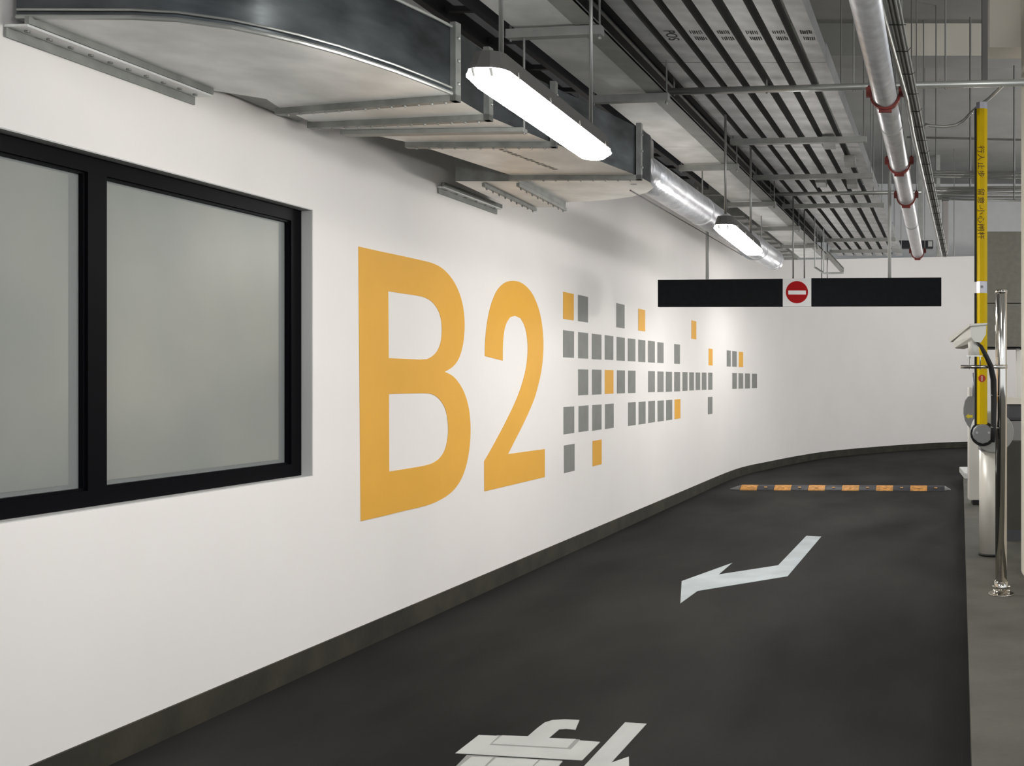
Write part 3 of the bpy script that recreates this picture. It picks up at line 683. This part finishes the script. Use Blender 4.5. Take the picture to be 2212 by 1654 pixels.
# ---------------------------------------------------------------- black ladder tray between ducts
lt = thing('cable_ladder', (-2.2, 6, EYE + 2.0), 'black cable ladder with rungs running between the air ducts', 'cable ladder')
la = Vector((-2.62, 2.6, EYE + 2.03)); 
for dx_ in (0, .235): MB().bar(U(la, 0, dx_), U(la, 7.6, dx_), .045, .10).build('side_rail', 'ladder', lt)
for i in range(15):
    p = U(la, .25 + i * .5); MB().bar(p, p + Vector((.235, 0, 0)), .03, .03).build('rung', 'ladder', lt)
for i in range(4):
    for dx_ in (-.04, .275):
        p = U(la, .8 + i * 2.0, dx_); MB().tube([p, Vector((p.x, p.y, TOP))], .006, 6).build('threaded_rod', 'rod', lt)

# ---------------------------------------------------------------- flat galvanised duct on trapeze bars
fd = thing('flat_duct', (-1.6, 8, EYE + 1.75), 'flat galvanised duct on trapeze bars, left of the cable trunking', 'air duct')
fa = Vector((0, 0, EYE + 1.75)); X0 = -1.83 - .0671 * 5.4
def FX(x, y): return x + .0671 * y
FXL, FXM, FXR = -1.83 - .362, -1.506 - .362, -1.377 - .362
yy0 = 2.4; cuts = [2.4, 4.0, 5.7, 7.4, 9.1, 10.8, 12.5, 14.2]
for y0, y1 in zip(cuts, cuts[1:]):
    k = MB(); z = EYE + 1.76
    k.quadbox([(FX(FXL, y0 + .004), y0 + .004, z), (FX(FXM + .03, y0 + .004), y0 + .004, z), (FX(FXM + .03, y1 - .004), y1 - .004, z), (FX(FXL, y1 - .004), y1 - .004, z)],
              [(FX(FXL, y0 + .004), y0 + .004, z + .03), (FX(FXM + .03, y0 + .004), y0 + .004, z + .03), (FX(FXM + .03, y1 - .004), y1 - .004, z + .03), (FX(FXL, y1 - .004), y1 - .004, z + .03)])
    k.build('duct_panel', 'galv', fd)
k = MB(); z = EYE + 1.752
k.quadbox([(FX(FXM, yy0), yy0, z), (FX(FXR, yy0), yy0, z), (FX(FXR, 14.4), 14.4, z), (FX(FXM, 14.4), 14.4, z)], [(FX(FXM, yy0), yy0, z + .007), (FX(FXR, yy0), yy0, z + .007), (FX(FXR, 14.4), 14.4, z + .007), (FX(FXM, 14.4), 14.4, z + .007)])
k.quadbox([(FX(FXR - .012, yy0), yy0, z), (FX(FXR, yy0), yy0, z), (FX(FXR, 14.4), 14.4, z), (FX(FXR - .012, 14.4), 14.4, z)], [(FX(FXR - .012, yy0), yy0, z + .009), (FX(FXR, yy0), yy0, z + .009), (FX(FXR, 14.4), 14.4, z + .009), (FX(FXR - .012, 14.4), 14.4, z + .009)])
k.build('edge_angle', 'channel', fd)
for py_, wh in ((60, 'nearest trapeze bar under the flat duct, above the near lamp'), (204, 'second trapeze bar under the flat duct, right of the near lamp'), (355, 'third trapeze bar under the flat duct, right of the rectangular duct end'), (436, 'fourth trapeze bar under the flat duct, above the far lamp rods'), (489, 'fifth trapeze bar under the flat duct, beside the far lamp'), (528, 'farthest trapeze bar under the flat duct, beyond the far lamp')):
    y0 = 1.75 * F / (CY - py_)
    tb = thing('trapeze_bar', (FX(FXM, y0), y0, EYE + 1.71), wh, 'support bar', 'trapeze bars under the flat duct')
    MB().bar((FX(FXL - .03, y0), y0 + .03, EYE + 1.725), (FX(FXR + .01, y0), y0 - .03, EYE + 1.725), .045, .045).build('channel', 'channel', tb)
    MB().tube([(FX(FXR - .005, y0), y0 - .028, EYE + 1.69), (FX(FXR - .005, y0), y0 - .028, TOP)], .006, 6).build('threaded_rod', 'rod', tb)
    MB().tube([(FX(FXL - .015, y0), y0 + .028, EYE + 1.69), (FX(FXL - .015, y0), y0 + .028, TOP)], .006, 6).build('threaded_rod', 'rod', tb)
    MB().ball((FX(FXR - .005, y0), y0 - .028, EYE + 1.69), .011, (1, 1, .8), 6, 4).build('nut', 'conduit', tb)
rb = thing('ribbed_duct', (FX(FXL - .3, 12), 12, EYE + 1.77), 'dark ribbed sheet metal duct left of the flat duct, beyond the far lamp', 'air duct')
xa_, xb_, z = FXL - .60, FXL - .06, EYE + 1.77
k = MB(); k.quadbox([(FX(xa_, 10.6), 10.6, z), (FX(xb_, 10.6), 10.6, z), (FX(xb_, 14.4), 14.4, z), (FX(xa_, 14.4), 14.4, z)], [(FX(xa_, 10.6), 10.6, z + .4), (FX(xb_, 10.6), 10.6, z + .4), (FX(xb_, 14.4), 14.4, z + .4), (FX(xa_, 14.4), 14.4, z + .4)]); k.build('casing', 'galvdark', rb)
for i in range(10):
    y0 = 10.75 + i * .4; MB().bar((FX(xa_, y0), y0, z - .01), (FX(xb_, y0), y0, z - .01), .05, .022).build('rib', 'channel', rb)
# end trapeze hanging over the far wall
et = thing('hanging_trapeze', (P(1790, 590, 11.5).x, 11.5, P(1790, 590, 11.5).z), 'small empty hanging steel trapeze frame above the black sign', 'support bar')
for px_, yt in ((1760, 470), (1779, 494)): MB().tube([P(px_, 578 if px_ < 1770 else 590, 11.5), P(px_, yt, 11.5)], .007, 8).build('hanger_rod', 'conduit', et)
MB().bar(P(1779, 590, 11.5), P(1822, 589, 11.5), .03, .02).build('cross_bar', 'channel', et)
MB().bar(P(1760, 577, 11.8), P(1780, 590, 11.5), .02, .015).build('cross_bar', 'channel', et)
MB().bar(P(1787, 548, 12.2), P(1821, 585, 11.5), .02, .07).build('side_angle', 'channel', et)

# black insulated duct between flat duct and trunking
bd = thing('insulated_duct', (-1.5, 8, EYE + 2.1), 'black insulated duct running between the flat duct and the cable trunking', 'air duct')
XA = -1.71 - .0671 * 6.28; XB = -1.475 - .0671 * 6.28
k = MB(); z = EYE + 2.1; y0, y1 = 2.2, 15.0
k.quadbox([(FX(XA, y0), y0, z), (FX(XB, y0), y0, z), (FX(XB, y1), y1, z), (FX(XA, y1), y1, z)], [(FX(XA, y0), y0, z + .3), (FX(XB, y0), y0, z + .3), (FX(XB, y1), y1, z + .3), (FX(XA, y1), y1, z + .3)]); k.build('sleeve', 'insul', bd)
xm = (XA + XB) / 2 + .02; MB().bar((FX(xm, y0), y0, z - .006), (FX(xm, y1), y1, z - .006), .02, .01).build('tape_seam', 'galvdark', bd)

# ---------------------------------------------------------------- cable trunkings
HT = EYE + 1.95; ends = 15.5
edges = [(1475, 1509), (1522, 1559), (1572, 1606), (1621, 1656), (1673, 1708), (1722, 1756), (1772, 1807)]
order = ['leftmost', 'second from the left', 'third from the left', 'middle', 'third from the right', 'second from the right', 'rightmost']
yr = 6.51
for i, (e0_, e1_) in enumerate(edges):
    x0 = (e0_ - CX) * yr / F - .0671 * yr + .004; x1 = (e1_ - CX) * yr / F - .0671 * yr - .003
    tk = thing('cable_trunking', (FX((x0 + x1) / 2, 3), 3, HT), order[i] + ' of the seven parallel galvanised cable trunkings', 'cable trunking', 'parallel cable trunkings')
    joints = [1.6, 4.1 , 6.0, 8.2, 10.4, 12.9, ends]
    for y0, y1 in zip(joints, joints[1:]):
        g = .003; k = MB()
        k.quadbox([(FX(x0, y0 + g), y0 + g, HT), (FX(x1, y0 + g), y0 + g, HT), (FX(x1, y1 - g), y1 - g, HT), (FX(x0, y1 - g), y1 - g, HT)], [(FX(x0, y0 + g), y0 + g, HT + .12), (FX(x1, y0 + g), y0 + g, HT + .12), (FX(x1, y1 - g), y1 - g, HT + .09), (FX(x0, y1 - g), y1 - g, HT + .12)])
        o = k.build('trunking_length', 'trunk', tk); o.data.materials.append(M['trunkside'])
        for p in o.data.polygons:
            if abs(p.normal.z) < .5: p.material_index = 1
    # stencil marks, read from below
    ys = 1.95 * F / (CY - (80 if i == 0 else 76)); xm = FX((x0 + x1) / 2, ys)
    Mt = Matrix.Translation((xm, ys, HT - .0012)) @ Matrix(((-1, 0, 0, 0), (0, 1, 0, 0), (0, 0, -1, 0), (0, 0, 0, 1)))
    if i == 1: text_mesh('POS', .09, 'stencil', 'ink', tk, Mt @ Matrix.Rotation(PI / 2, 4, 'Z'))
    elif i > 1:
        k = MB(); random.seed(40 + i)
        for r_ in range(2):
            for q in range(6):
                xx = xm + (q - 2.5) * .012 + (r_ * .01); yy_ = ys + (r_ - .5) * .10
                k.bar((xx, yy_ - .02 - .012 * random.random(), HT - .001), (xx + .004 * random.random(), yy_ + .02 + .012 * random.random(), HT - .001), .005 + .004 * random.random(), .001)
        stuff(k.build('worn_stencil', 'ink', tk))
# junction boxes clipped between the trunkings
for px_, py_, lb in ((1791, 318, 'nearest'), (1836, 358, 'second nearest'), (1774, 402, 'third nearest'), (1841, 405, 'farthest')):
    p = H(px_, py_, 1.88); k = MB(); k.box(p.x - .05, p.x + .05, p.y - .12, p.y + .12, HT - .06, HT - .002)
    o = k.build('junction_box', 'channel', bevel=.004); tag(o, {'nearest': 'upper left small grey junction box under the trunkings', 'second nearest': 'upper right small grey junction box under the trunkings', 'third nearest': 'lower left small grey junction box under the trunkings', 'farthest': 'lower right small grey junction box under the trunkings'}[lb], 'junction box')
def xbar(pl, pr, h, label, w_=.045, rnd=False, rods=(0, 1), lift=True, grp='cross bars under the cable trunkings'):
    a = H(*pl, h); t = (pr[0] - CX) / F; yb_ = (a.y + .085 * a.x) / (1 + .085 * t); b = Vector((t * yb_, yb_, a.z))
    o = thing('cross_bar', ((a + b) / 2), label, 'support bar', grp)
    if rnd: MB().tube([a, b], w_ / 2, 14).build('bar', 'conduit', o)
    else: MB().bar(a, b, w_, w_).build('bar', 'channel', o)
    d = (b - a)
    for r_ in rods:
        p = a + d * (.02 + .96 * r_); MB().tube([p + Vector((0, 0, -.03)), Vector((p.x, p.y, TOP))], .006, 6).build('threaded_rod', 'rod', o)
    return o
for pl_, pr_, lb in (((1578, 307), (1872, 300), 'nearest flat grey cross bar under the trunkings'), ((1628, 384), (1886, 378), 'second flat grey cross bar under the trunkings'),
                 ((1690, 446), (1910, 440), 'third flat grey cross bar, just beyond the thin round rail'), ((1768, 519), (1935, 513), 'fourth flat grey cross bar, above the black sign'), ((1792, 543), (1950, 539), 'farthest flat grey cross bar, just above the white wall')):
    xbar(pl_, pr_, 1.90, lb)
rail = xbar((1441, 198), (2229, 173.5), 1.89, 'near round steel rail crossing under trunkings to the column', .045, True, (0, .27, .52, .78), grp=None)
rail2 = xbar((1658, 420), (1990, 413), 1.89, 'far thin round steel rail crossing under the trunkings', .04, True, (0, .7, .99), grp=None)

# ---------------------------------------------------------------- big pipe and clamps
def pp(py, h=1.745): # pipe centre at photo row
    x = 1869 + (1982 - 1869) * py / 550.; return H(x + 1, py, h)
pa, pb = pp(-420), pp(550)
pipe = thing('steel_pipe', pa, 'large shiny galvanised pipe with red clamps running along the ceiling', 'pipe')
MB().tube([pa, pb], .076, 40).build('pipe_run', 'pipe', pipe)
dpi = (pb - pa).normalized()
for py_ in (307, 520): p = pp(py_ - 40); MB().tube([p, p + dpi * .02], .079, 40).build('joint_line', 'channel', pipe)
for py_ in (205, 352, 425, 545):
    p = pp(py_); s_ = dpi.cross(Vector((0, 0, 1))).normalized()
    k = MB(); pts = [p + s_ * (.088 * math.cos(t)) + Vector((0, 0, .088 * math.sin(t))) for t in [PI * (1 + i / 16) for i in range(17)]]
    for q, r_ in zip(pts, pts[1:]): k.bar(q, r_, .04, .014, up=(q + r_) / 2 - p)
    for v in (-1, 1):
        c_ = p + s_ * (v * .10); k.bar(c_ - Vector((0, 0, .01)), c_ + Vector((0, 0, .045)), .04, .035)
        k.ball(c_ + Vector((0, 0, .05)), .011, (1, 1, 1), 6, 4)
    k.bar(p + Vector((-.04, 0, -.096)), p + Vector((.04, 0, -.096)), .025, .022)
    k.build('pipe_clamp', 'red', pipe)
    for v in (-1, 1): c_ = p + s_ * (v * .10); MB().tube([c_ + Vector((0, 0, .04)), Vector((c_.x, c_.y, TOP))], .006, 6).build('threaded_rod', 'rod', pipe)
# conduit and cable tray right of the pipe
ca = H(1862, -150, 2.2); cb = P(2033, 552, 17.2)
cd = MB().tube([H(1868, -150, 1.745), H(1898, 0, 1.745), H(1958, 213, 1.745), H(1972, 290, 1.745), P(2033, 552, 13.9)], .0155, 12).build('steel_conduit', 'conduit'); tag(cd, 'slim galvanised conduit running beside the large pipe', 'conduit')
ct = thing('cable_tray', H(1935, 50, 2.25), 'narrow galvanised cable tray with tied cables, right of the large pipe', 'cable tray')
ta = H(1893, -150, 1.80); tb_ = P(2042, 553, 14.2)
k = MB(); k.bar(ta, tb_, .068, .006); k.bar(ta + Vector((-.034, 0, .015)), tb_ + Vector((-.034, 0, .015)), .005, .035); k.bar(ta + Vector((.034, 0, .015)), tb_ + Vector((.034, 0, .015)), .005, .035); k.build('tray', 'channel', ct)
k = MB()
for i in range(3): off = Vector((-.020 + .020 * i, 0, -.010)); k.tube([ta + off, tb_ + off], .007, 8)
k.build('cables', 'cable', ct)
td = tb_ - ta
for i in range(26):
    p = ta + td * ((i + .5) / 26); k = MB(); k.bar(p + Vector((-.036, 0, -.018)), p + Vector((.036, 0, -.018)), .005, .004); k.tube([p + Vector((.035, 0, -.017)), p + Vector((.052, .02, .01 - .01 * (i % 3)))], .002, 5); k.build('cable_tie', 'rubber', ct)
# flexible conduit looping to the rail
fx = MB(); pts = [(1997, 268), (2010, 272), (2040, 274), (2065, 270), (2082, 260), (2098, 243), (2115, 228), (2135, 214), (2150, 200), (2166, 184), (2180, 176)]
fx.tube([P(x, y, 8.5) if x < 2090 else P(x, y, 8.5 - (x - 2090) / 90 * 2.2) for x, y in pts], .013, 10)
o = fx.build('flexible_conduit', 'conduit'); tag(o, 'thin curved conduit looping behind the top of the yellow arm', 'conduit')
# conduits crossing at right
cg = thing('conduit_bundle', P(2100, 400, 11), 'bundle of horizontal steel conduits crossing behind the yellow arm', 'conduit')
for (ya, yb_, m_) in ((370, 372, 'cable'), (376, 378, 'conduit'), (381, 385, 'conduit'), (406, 404, 'cable'), (411, 409, 'conduit'), (418, 408, 'cable'), (420, 417, 'conduit'), (424, 426, 'cable'), (429, 433, 'conduit')):
    MB().tube([P(2008, ya, 11.2), P(2330, ya + (yb_ - ya) * 1.6, 10.2)], .013 if m_ == 'cable' else .012, 8).build('conduit', m_, cg)
o = MB().tube([P(1960, 296, 11.5), P(2330, 305, 10.3)], .012, 8).build('steel_conduit', 'cable'); tag(o, 'single thin dark conduit crossing behind the yellow arm lettering', 'conduit')
# drop rods on the right
for px_, y0, y1, dist, lb in ((1817, 57, 300, 11.2, 'short thin rod ending beside the rightmost trunking'), (2096, 190, 418, 11, 'vertical grey rod left of the yellow arm, behind it'), (2191, 300, 430, 10.6, 'thin vertical rod near the column'), (2061, 405, 552, 19.5, 'thin vertical rod in front of the pale back wall'), (2022, 90, 370, 12, 'thin rod hanging right of the cable tray'), (1995, 120, 300, 12.5, 'thin rod hanging behind the cable tray')):
    a_ = P(px_, y1, dist); b_ = Vector((a_.x, a_.y, min(ROOF, EYE + (CY - y0) * dist / F + .8)))
    o = MB().tube([a_, b_], .011 if dist < 11.1 else .008, 8).build('drop_rod', 'rod'); tag(o, lb, 'rod')
o = MB().box(P(2121, 0, 6.3).x, P(2133, 0, 6.3).x, 6.28, 6.33, EYE + (CY - 178) * 6.3 / F, ROOF).build('drop_post', 'housing'); tag(o, 'dark steel strut hanging down to the round rail beside the column', 'strut')
# far beige vertical duct and black box
vd = MB(); a_ = P(2036, 548, 19.3); b_ = P(2049, 430, 19.3); vd.box(a_.x, b_.x, 19.3, 19.45, a_.z, b_.z); vd = vd.build('vertical_duct', 'beige', bevel=.02); tag(vd, 'beige grey vertical duct on the pale back wall', 'duct')
MB().box(a_.x - .005, b_.x + .005, 19.28, 19.46, EYE + (CY - 433) * 19.3 / F, EYE + (CY - 427) * 19.3 / F).build('joint_gap', 'rubber', vd)
for px_, wd in ((1988, 11), (2027, 8)):
    a_ = P(px_ - wd / 2, 553, 20); b_ = P(px_ + wd / 2, 400, 20); o = MB().box(a_.x, b_.x, 20, 20.1, a_.z, ROOF).build('vertical_channel', 'channel'); tag(o, 'grey vertical channel behind the ' + ('large pipe' if px_ < 2000 else 'cable tray') + ' on the back wall', 'channel')
a_ = P(1940, 535, 18.5); b_ = P(2016, 519, 18.5); o = MB().box(a_.x, b_.x, 18.5, 18.7, a_.z, b_.z).build('black_box', 'insul', bevel=.005); tag(o, 'black horizontal box behind the end of the large pipe', 'box')
MB().box(b_.x - .1, b_.x - .02, 18.47, 18.5, a_.z + .02, b_.z - .02).build('cover', 'conduit', o)
